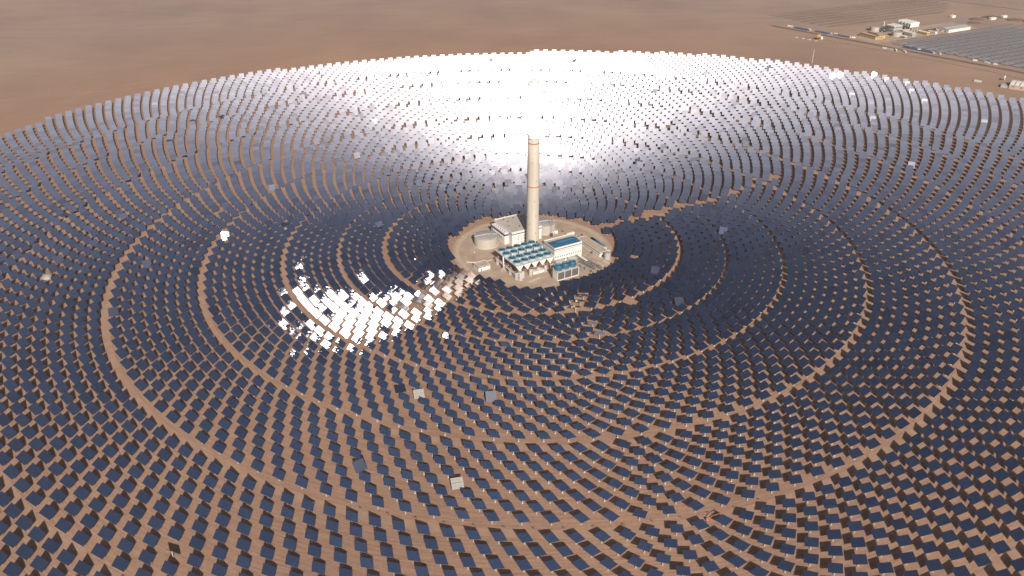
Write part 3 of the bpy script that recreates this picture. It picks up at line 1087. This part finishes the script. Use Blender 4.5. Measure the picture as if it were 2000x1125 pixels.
for y in (-1.0, 0, 1.0):
    MB().bar((0, y, 7.0), (22, y, 7.0), .45, 8).build('pipe', 'shield_white', t)
for k in range(5):
    fr = MB()
    for s in (-1.6, 1.6):
        fr.bar((k * 5.2 + .5, s, 0), (k * 5.2 + .5, s, 6.6), .18)
    fr.bar((k * 5.2 + .5, -1.6, 6.5), (k * 5.2 + .5, 1.6, 6.5), .18)
    fr.build('trestle', 'galvanised', t)
for i, (a, b_) in enumerate([((67.6, -35), (70.6, -39.3)), ((72.4, -43.5), (75.9, -48.3)), ((77.3, -50.6), (83.4, -60.7)), ((84, -57), (93, -72)), ((92, -52), (103, -66))]):
    strip('paved_apron', [a, b_], [1.6, 1.6, 1.8, 3.4, 3.4][i], .17, 'kerb')
strip('paved_apron', [(-6, -112), (8, -99)], 4.5, .17, 'kerb')
# yard clutter: valve stations, skids and stacked materials scattered round the plant
for k, (x, y, s) in enumerate([(-30, -28, 2.0), (-25, -24, 1.6), (46, -73, 1.8), (51, -69, 2.2), (56, -62, 1.5), (79, -30, 1.6), (84, -33, 1.4), (-78, -30, 1.2), (62, 22, 1.6), (70, 26, 1.4), (44, 38, 1.6), (-96, 20, 1.0), (82, -66, 1.6), (74, -84, 1.5)]):
    t = thing('equipment_skid', ['grey', 'dark grey', 'rusty', 'pale'][k % 4] + ' equipment skid ' + ['left of the tower foot', 'at the tower foot', 'in front of the turbine hall', 'below the turbine hall windows', 'at the turbine hall corner', 'beside the workshop windows', 'near the workshop front', 'left of the near salt tank', 'behind the turbine hall annex', 'behind the workshop end', 'right of the far salt tank', 'by the island ring road on the left', 'in front of the water tank', 'at the front edge of the yard'][k], 'equipment', pl(x, y), A30 + random.uniform(-.2, .2))
    MB().box(-s, s, -s * .6, s * .6, 0, .4).build('base_frame', 'dark_steel', t)
    MB().box(-s * .8, s * .3, -s * .45, s * .45, .4, .4 + s).build('housing', ['grey_wall', 'dark_steel', 'red_steel', 'white_wall'][k % 4], t)
    MB().rings([(s * .28, .4), (s * .28, .4 + s * 1.2)], n=8, cx=s * .6).build('vessel', 'galvanised', t)

# ------------------------------------------------------------------ orange boom lift among the near mirrors
t = thing('boom_lift', 'orange articulated boom lift parked between the nearest mirrors', 'vehicle', (133.8, -524.6, 0), R(8))
MB().box(-1.5, 1.5, -1.1, 1.1, .55, 1.25).build('chassis', 'salmon_paint', t)
MB().rings([(1.0, 1.25), (1.0, 2.2)], n=14).build('turret', 'orange_paint', t)
MB().box(-1.7, -.3, -.9, .9, 1.35, 2.5).build('counterweight', 'salmon_paint', t)
MB().bar((-.6, 0, 2.3), (4.2, .2, 5.0), .24, 6).build('boom', 'salmon_paint', t)
MB().bar((4.2, .2, 5.0), (10.2, .6, 6.4), .2, 6).build('boom', 'salmon_paint', t)
bk = MB().box(10.1, 11.6, -.5, 1.5, 5.9, 6.0)
for x in (10.1, 11.6):
    for y in (-.5, 1.5):
        bk.bar((x, y, 5.9), (x, y, 7.1), .05)
for z in (6.5, 7.1):
    bk.bar((10.1, -.5, z), (11.6, -.5, z), .05); bk.bar((10.1, 1.5, z), (11.6, 1.5, z), .05)
    bk.bar((10.1, -.5, z), (10.1, 1.5, z), .05); bk.bar((11.6, -.5, z), (11.6, 1.5, z), .05)
bk.build('basket', 'salmon_paint', t)
whl = MB().rings([(.42, -.2), (.5, -.1), (.5, .1), (.42, .2)], n=14).mesh('wheel', 'rubber')
for x in (-1.05, 1.05):
    for y in (-1.15, 1.15):
        w = inst('wheel', whl, t, (x, y, .5))
        w.rotation_euler = (math.pi / 2, 0, 0)

# ------------------------------------------------------------------ far right: road, collector fields and second plant
strip('desert_track', [(400, 1690), (560, 1565), (708, 1413)], 6, .05, 'track')
strip('desert_road', [(708, 1413), (721, 1398), (816, 1292), (941, 1146), (1026, 1040), (1121, 934), (1190, 840), (1300, 700)], 17, .05, 'dark_track')
strip('desert_track', [(760, 1270), (828, 1205), (902, 1123), (1007, 998), (1081, 909), (1120, 841), (1200, 730)], 3.5, .05, 'dark_track')
strip('desert_track', [(893, 1370), (1119, 1495), (1465, 1653), (1900, 1870)], 10, .05, 'track')
strip('desert_track', [(-1500, 540), (-1088, 675), (-907, 747), (-713, 829), (-634, 872), (-400, 965), (-100, 1065), (200, 1110)], 6, .05, 'track')
strip('desert_track', [(1046, 770), (985, 790), (900, 870), (820, 985)], 4, .05, 'track')
strip('plant_yard', [(900, 1235), (1000, 1290), (1120, 1350), (1260, 1420)], 95, .03, 'pad')
strip('desert_track', [(1180, 1830), (1368, 1807), (1502, 1677), (1700, 1480)], 8, .05, 'dark_track')

D27 = R(27)


def collector(name, label, x, y, L, nstrip, sw, pitch, m, recv=True, group=None):
    t = thing(name, label, 'solar collector', (x, y, 0), D27, group)
    for k in range(nstrip):
        v = -pitch * (k + .5)
        mb = MB()
        w2 = sw / 2
        til = .18 * (k - nstrip / 2) / nstrip
        mb.add([(0, v - w2, 1.5 - til * w2), (L, v - w2, 1.5 - til * w2), (L, v + w2, 1.5 + til * w2), (0, v + w2, 1.5 + til * w2),
                (0, v - w2, 1.38 - til * w2), (L, v - w2, 1.38 - til * w2), (L, v + w2, 1.38 + til * w2), (0, v + w2, 1.38 + til * w2)],
               [(0, 1, 2, 3), (7, 6, 5, 4), (0, 4, 5, 1), (2, 6, 7, 3), (1, 5, 6, 2), (3, 7, 4, 0)])
        mb.build('mirror_strip', m, t)
    if recv:
        v = -pitch * nstrip / 2
        MB().box(0, L, v - .5, v + .5, 9.0, 9.8).build('receiver_tube', 'dark_steel', t)
        ps = MB()
        for i in range(int(L / 16) + 1):
            ps.bar((min(i * 16, L - .2), v, 0), (min(i * 16, L - .2), v, 9.0), .15)
        tag(ps.build('posts', 'galvanised', t), kind='stuff')
    return t


for i in range(13):
    x, y = 957 + .64 * 26.6 * i, 1186 - .77 * 26.6 * i
    collector('fresnel_collector', f'long grey mirror collector, {ordw(i + 1)} row from the second plant', x + 6, y + 4, 460, 11, 2.0, 2.3, 'sky_grey_mirror', True, 'grey collector rows right of the second plant')
for i in range(15):
    x, y = 735 + 10 * (i % 2) + 9.0 * i, 1545 - i * 11.5 + 6
    collector('parabolic_collector', f'thin sand-coloured collector line, {ordw(i + 1)} from the back beyond the road', x, y, 620 - 25 * max(0, i - 8), 1, 2.4, 3.2, 'brown_strip', False, 'thin collector lines beyond the road')


def farblock(name, label, x, y, rz, w, d, h, wall, roof, cat='building', stripe=None, wins=0, floors=1, parapet=.5):
    t = thing(name, label, cat, (x, y, 0), rz)
    block(t, 'wall', 0, w, 0, d, h, wall, roof, parapet, stripe)
    if wins:
        windows(t, 'front', w, d, [(w * (k + .5) / wins, h * (f + .5) / floors, w / wins * .45, h / floors * .4) for k in range(wins) for f in range(floors)])
        nl = max(1, int(d / w * wins))
        windows(t, 'left', w, d, [(d * (k + .5) / nl, h * (f + .5) / floors, d / nl * .45, h / floors * .4) for k in range(nl) for f in range(floors)])
    return t


# yellow office block: two wings and end pavilion with brown roof edges
t = thing('office_block', 'yellow office building with dark brown roof edges beside the far road', 'building', (934, 1233, 0), D27)
for nm, (x0, x1, y0, y1, h) in {'front_wing': (0, 12, 0, 54, 8.0), 'back_wing': (30, 42, 4, 54, 8.0), 'link': (12.1, 29.9, 0.5, 11, 9.5)}.items():
    w = MB().box(x0, x1, y0, y1, 0, h).build(nm, 'yellow_wall', t)
    MB().box(x0 - .5, x1 + .5, y0 - .5, y1 + .5, h, h + .9).build('roof_edge', 'tile_brown', w)
    MB().box(x0 + .8, x1 - .8, y0 + .8, y1 - .8, h + .91, h + 1.2).build('roof', 'tan_roof', w)
for f in (2.2, 5.6):
    windows(t, 'left', 12, 54, [(3 + 4.2 * k, f, 2.0, 1.7) for k in range(12)], 'window_glass')
windows(t, 'front', 12, 11, [(3, 2.4, 1.8, 1.7), (8.5, 2.4, 1.8, 1.7), (3, 5.8, 1.8, 1.7), (8.5, 5.8, 1.8, 1.7), (17, 4, 2.4, 3), (24, 4, 2.4, 3)])

for x, y, lb in [(975, 1345, 'far grey tank behind the yellow office building'), (1010, 1281, 'far grey tank right of the yellow office building')]:
    t = thing('storage_tank', lb, 'tank', (x, y, 0), group='tanks of the second plant')
    MB().rings([(13.5, 0), (13.5, 11)], n=40, cap0=False, cap1=False).build('shell', 'tank_steel', t, smooth=True)
    MB().rings([(13.5, 11), (6, 12.2), (.3, 12.6)], n=40, cap0=False).build('roof', 'tank_roof', t, smooth=True)
t = thing('process_structure', 'dark steel process frame between the two far tanks', 'steel structure', (990, 1318, 0), D27)
fr = MB()
for i in range(4):
    for j in range(3):
        fr.bar((i * 7, j * 7, 0), (i * 7, j * 7, 16 - 2 * j), .5)
for z in (5, 10, 14):
    for j in range(3):
        fr.bar((0, j * 7, z), (21, j * 7, z), .4)
    for i in range(4):
        fr.bar((i * 7, 0, z), (i * 7, 14, z), .4)
fr.build('frame', 'dark_steel', t)
for i, (x, y, z, s) in enumerate([(3, 3, 5, 4), (10, 4, 0, 5), (17, 9, 5, 4), (4, 10, 0, 4), (12, 11, 10, 3)]):
    MB().box(x, x + s, y, y + s * .7, z, z + s).build('vessel', ['grey_wall', 'dark_steel', 'louvre', 'white_wall', 'grey_wall'][i], t)
MB().rings([(1.2, 0), (.9, 27)], n=10, cx=14, cy=16).build('stack', 'shield_white', t)
farblock('turbine_hall', 'far grey turbine hall behind the second plant tank', 1016, 1320, D27, 34, 26, 17, 'grey_wall', 'white_roof', wins=6, floors=2)
farblock('control_building', 'far yellow block in front of the second plant turbine hall', 1034, 1300, D27, 26, 10, 10, 'yellow_wall', 'tan_roof', wins=5, floors=2)
t = thing('air_cooled_condenser', 'far white condenser with slanted sides above the second plant', 'condenser', (1062, 1325, 0), D27)
for k in range(4):
    mb = MB()
    y0 = 4 + k * 11
    mb.add([(0, y0, 14), (34, y0, 14), (34, y0 + 10.5, 14), (0, y0 + 10.5, 14), (0, y0 + 5.2, 26), (34, y0 + 5.2, 26)],
           [(0, 1, 5, 4), (2, 3, 4, 5), (1, 2, 5), (3, 0, 4), (3, 2, 1, 0)])
    mb.build('tube_bundle', 'grey_wall', t)
MB().box(0, 34, 0, .6, 12.5, 25).box(34.01, 34.6, 0, 48, 12.5, 25).build('wind_wall', 'white_wall', t)
MB().box(-.5, 33.9, .7, 48, 12, 13.5).build('deck', 'dark_steel', t)
for i in range(4):
    for j in range(4):
        MB().box(i * 11, i * 11 + .9, j * 15 + .5, j * 15 + 1.4, 0, 12).build('column', 'white_wall', t)
farblock('substation_block', 'far grey two-storey block with pale gable beside collectors', 1047, 1270, D27, 15, 26, 9, 'grey_wall', 'white_roof', wins=3, floors=2)
farblock('guard_house', 'tiny grey block at the near edge of the second plant', 1018, 1247, D27, 9, 12, 6, 'grey_wall', 'white_roof', wins=2)
farblock('canteen', 'low far block with one yellow end wall', 1094, 1287, D27, 11, 30, 7, 'yellow_wall', 'white_roof', wins=3)
farblock('store_house', 'small pale far block left of the long warehouse', 1122, 1300, D27, 9, 22, 6, 'white_wall', 'beige_roof', wins=2)
t = thing('warehouse', 'long far warehouse with bright white front and grey roof', 'building', (1167, 1318, 0), R(28.5))
MB().box(0, 92, 0, 40, 0, 8.0).build('wall', 'white_wall', t)
mb = MB()
mb.add([(-.5, -.6, 8.0), (92.5, -.6, 8.0), (92.5, 20, 11.0), (-.5, 20, 11.0), (92.5, 40.6, 8.0), (-.5, 40.6, 8.0)], [(0, 1, 2, 3), (3, 2, 4, 5), (0, 3, 5), (1, 4, 2), (5, 4, 1, 0)])
mb.build('roof', 'grey_wall', t)
windows(t, 'left', 92, 40, [(4 + 4.5 * k, 5.5, 2.4, 1.4) for k in range(8)] + [(10, 2, 4, 3.6), (26, 2, 4, 3.6)], 'dark_opening')
strip('dry_pond', [(1115, 1345), (1165, 1370), (1215, 1395)], 26, .07, 'dark_track')
farblock('pump_house', 'small pale hut far behind the warehouse', 1270, 1520, D27, 14, 9, 6, 'white_wall', 'white_roof')
farblock('site_office', 'white hut on the dirt heaps far at the right', 1370, 1490, D27, 22, 8, 5, 'white_wall', 'white_roof')
farblock('site_hut', 'second small white hut on the far dirt heaps', 1420, 1520, D27, 18, 8, 5, 'white_wall', 'white_roof')
for k, (x, y, r_, hh) in enumerate([(1330, 1500, 22, 4), (1392, 1525, 30, 5), (1440, 1490, 26, 4), (1480, 1470, 30, 5), (1300, 1450, 20, 3)]):
    mb = MB()
    prof = [(r_ * (1 - q / 6) ** .8, hh * (q / 6) ** .9) for q in range(6)] + [(.2, hh)]
    mb.rings(prof, n=18)
    mb.v = [(x_ * (1 + .25 * math.sin(3 * y_ + k)), y_ * (.7 + .2 * math.cos(2 * x_ / r_)), z_ * (1 + .2 * math.sin(x_))) for x_, y_, z_ in mb.v]
    tag(mb.build('dirt_heap', 'berm', None, (x, y, 0)), kind='structure')

# blue material yards, containers and parked vehicles along the far road
for k, (x, y, L_, W_) in enumerate([(780, 1367, 44, 14), (823, 1322, 40, 12), (862, 1278, 44, 9), (988, 1136, 40, 11), (1012, 1104, 44, 11)]):
    t = thing('module_stack', f"stacked blue panels along the far road, {ordw(k + 1)} heap from the left", 'panel stack', (x, y, 0), R(-50.4), 'blue panel heaps along the road')
    for i in range(5):
        MB().box(-L_ / 2 + i * L_ / 5 + .4, -L_ / 2 + (i + 1) * L_ / 5 - .4, -W_ / 2, W_ / 2, 0, 1.6 + .5 * ((i + k) % 2)).build('panel_bundle', 'blue_panel', t)
for k, (x, y, L_, m_) in enumerate([(757, 1400, 16, 'white_wall'), (797, 1352, 18, 'white_wall'), (843, 1307, 10, 'grey_wall'), (853, 1300, 9, 'white_wall'), (884, 1258, 14, 'white_wall'),
                                    (922, 1135, 12, 'white_wall'), (932, 1124, 12, 'grey_wall'), (942, 1112, 16, 'white_wall'), (958, 1098, 12, 'white_wall'), (1003, 1120, 8, 'white_wall'), (1024, 1086, 8, 'white_wall'),
                                    (1035, 1074, 8, 'white_wall'), (1092, 1010, 10, 'white_wall'), (1110, 988, 14, 'white_wall'), (1122, 972, 9, 'white_wall'), (880, 1262, 9, 'grey_wall')]):
    container(f"pale site container by the far road, {ordw(k + 1)} from the left", (x, y, 0), R(-50 + random.uniform(-60, 20)), m_, L_, W=3.4, hh=3.2, name='site_container', group='site containers by the far road')
for k in range(4):
    t = thing('pallet_pile', f'flat pale pallet pile left of the yellow silo, {ordw(k + 1)} from the left', 'pallets', (735 + 13 * k, 1262 - 14 * k, 0), D27, 'pallet piles by the yellow silo')
    MB().box(-4, 4, -1.6, 1.6, 0, .5).box(-3.4, 3.0, -1.3, 1.3, .5, 1.1).build('boards', 'kerb', t)
t = thing('batching_silo', 'yellow batching silos beside the far road', 'silo', (785, 1237, 0), D27)
for k in range(3):
    MB().rings([(2.0, 4), (2.0, 12.5), (.6, 14)], n=14, cx=-4.5 + 4.4 * k).build('silo', 'yellow_paint', t, smooth=True)
fr = MB()
for k in range(4):
    for s in (-1.8, 1.8):
        fr.bar((-6.6 + 4.4 * k, s, 0), (-6.6 + 4.4 * k, s, 5), .2)
fr.build('frame', 'dark_steel', t)
MB().box(7, 13, -3, 3, 0, 7).build('hopper', 'white_wall', t)
t = thing('lattice_mast', 'slim pale mast standing behind the far mirror rows', 'mast', (690, 985, 0))
ms = MB()
for a in range(3):
    ca, sa = math.cos(a * 2.1) * .9, math.sin(a * 2.1) * .9
    ms.bar((ca, sa, 0), (ca * .4, sa * .4, 34), .16)
for i in range(14):
    ms.bar((.8 - .03 * i, 0, 2.4 * i), (-.5 + .02 * i, .7 - .03 * i, 2.4 * i + 2.4), .09)
ms.build('mast', 'shield_white', t)

# assembly hall at the right edge
t = thing('assembly_hall', 'tan hall with ribbed arched roof at the right edge', 'building', (1047, 766, 0), R(-37))
HW, HD = 95.0, 46.0
MB().box(0, HW, 0, HD, 0, 9.0).build('wall', 'tan_roof', t)
nb = 10
for k in range(nb):
    mb = MB()
    x0, x1 = HW * k / nb + .8, HW * (k + 1) / nb - .8
    pr = [(HD * i / 8, 9.0 + 4.0 * math.sin(math.pi * i / 8)) for i in range(9)]
    vs = [(x, y, z) for x in (x0, x1) for y, z in pr]
    mb.add(vs, [(9 + i, 9 + i + 1, i + 1, i) for i in range(8)] + [tuple(range(0, 9)), tuple(range(17, 8, -1))])
    mb.build('roof_bay', 'white_roof', t, smooth=False)
    MB().box(x1 + .1, x1 + 1.5, .5, HD - .5, 9.0, 9.2).build('roof_gutter', 'dark_steel', t) if k < nb - 1 else None
windows(t, 'front', HW, HD, [(8 + 16 * k, 5.5, 2.8, 2.2) for k in range(5)], 'dark_opening')
MB().box(-16, -.1, 2, 22, 0, 5.0).build('side_shed', 'grey_wall', t)
t = farblock('storage_shed', 'small low grey shed on the sand left of the assembly hall', 999, 822, R(-34), 15, 6, 3.0, 'grey_wall', 'grey_wall')
t = thing('water_tower', 'slim pale upright tank on the sand behind the assembly hall', 'tank', (1074, 837, 0))
MB().rings([(1.6, 0), (1.6, 9), (.3, 10)], n=14).build('shell', 'shield_white', t, smooth=True)
MB().box(-9, -3, -2, 2, 0, 2.2).build('equipment', 'dark_steel', t)
for k, (x, y) in enumerate([(828, 1212), (858, 1180), (892, 1142), (925, 1104), (958, 1066), (990, 1027), (1022, 989), (1053, 951), (1084, 913)]):
    t = thing('marker_post', f'short post along the track beside the far road, {ordw(k + 1)} from the left', 'post', (x, y, 0), group='posts along the far track')
    MB().bar((0, 0, 0), (0, 0, 2.6), .3).build('post', 'post_white', t)
for k in range(13):
    x = -1010 + 52 * k
    y = 715 + (x + 1010) * .434
    t = thing('power_pole', f'thin pole beyond the left track, {ordw(k + 1)} from the left', 'pole', (x, y + 10, 0), group='poles along the left track')
    MB().bar((0, 0, 0), (0, 0, 8.5), .16).build('pole', 'footing', t)
    MB().bar((-1.0, 0, 7.8), (1.0, 0, 7.8), .1).build('cross_arm', 'footing', t)

# small spoil heaps at the cable pits beside the lowest ring road
for k in range(15):
    a = R(-107.5 + 2.647 * k)
    rr = 532.5 + random.uniform(-.6, .6)
    mb = MB()
    mb.rings([(1.3, 0), (1.0, .45), (.45, .8), (.05, .9)], n=9)
    mb.v = [(x_ * 1.6 + .25 * math.sin(5 * y_ + k), y_ * .7, z_ * (1 + .3 * math.sin(3 * x_ + k))) for x_, y_, z_ in mb.v]
    tag(mb.build('dirt_heap', 'berm', None, (rr * math.cos(a + .009), rr * math.sin(a + .009), 0), a + .9), kind='structure')

# dusty desert air
hz = bpy.data.materials.new('haze')
hz.use_nodes = True
hn = hz.node_tree
for n_ in list(hn.nodes):
    if n_.type != 'OUTPUT_MATERIAL':
        hn.nodes.remove(n_)
pv_ = hn.nodes.new('ShaderNodeVolumePrincipled')
pv_.inputs['Color'].default_value = (0.96, 0.90, 0.88, 1)
pv_.inputs['Density'].default_value = 0.000026
hn.links.new(pv_.outputs[0], [n_ for n_ in hn.nodes if n_.type == 'OUTPUT_MATERIAL'][0].inputs['Volume'])
MATS['haze'] = hz
tag(MB().box(-46000, 46000, -46000, 46000, -2.0, 540.0).build('haze', 'haze'), 'thin dusty haze over the whole desert', 'haze', kind='stuff')
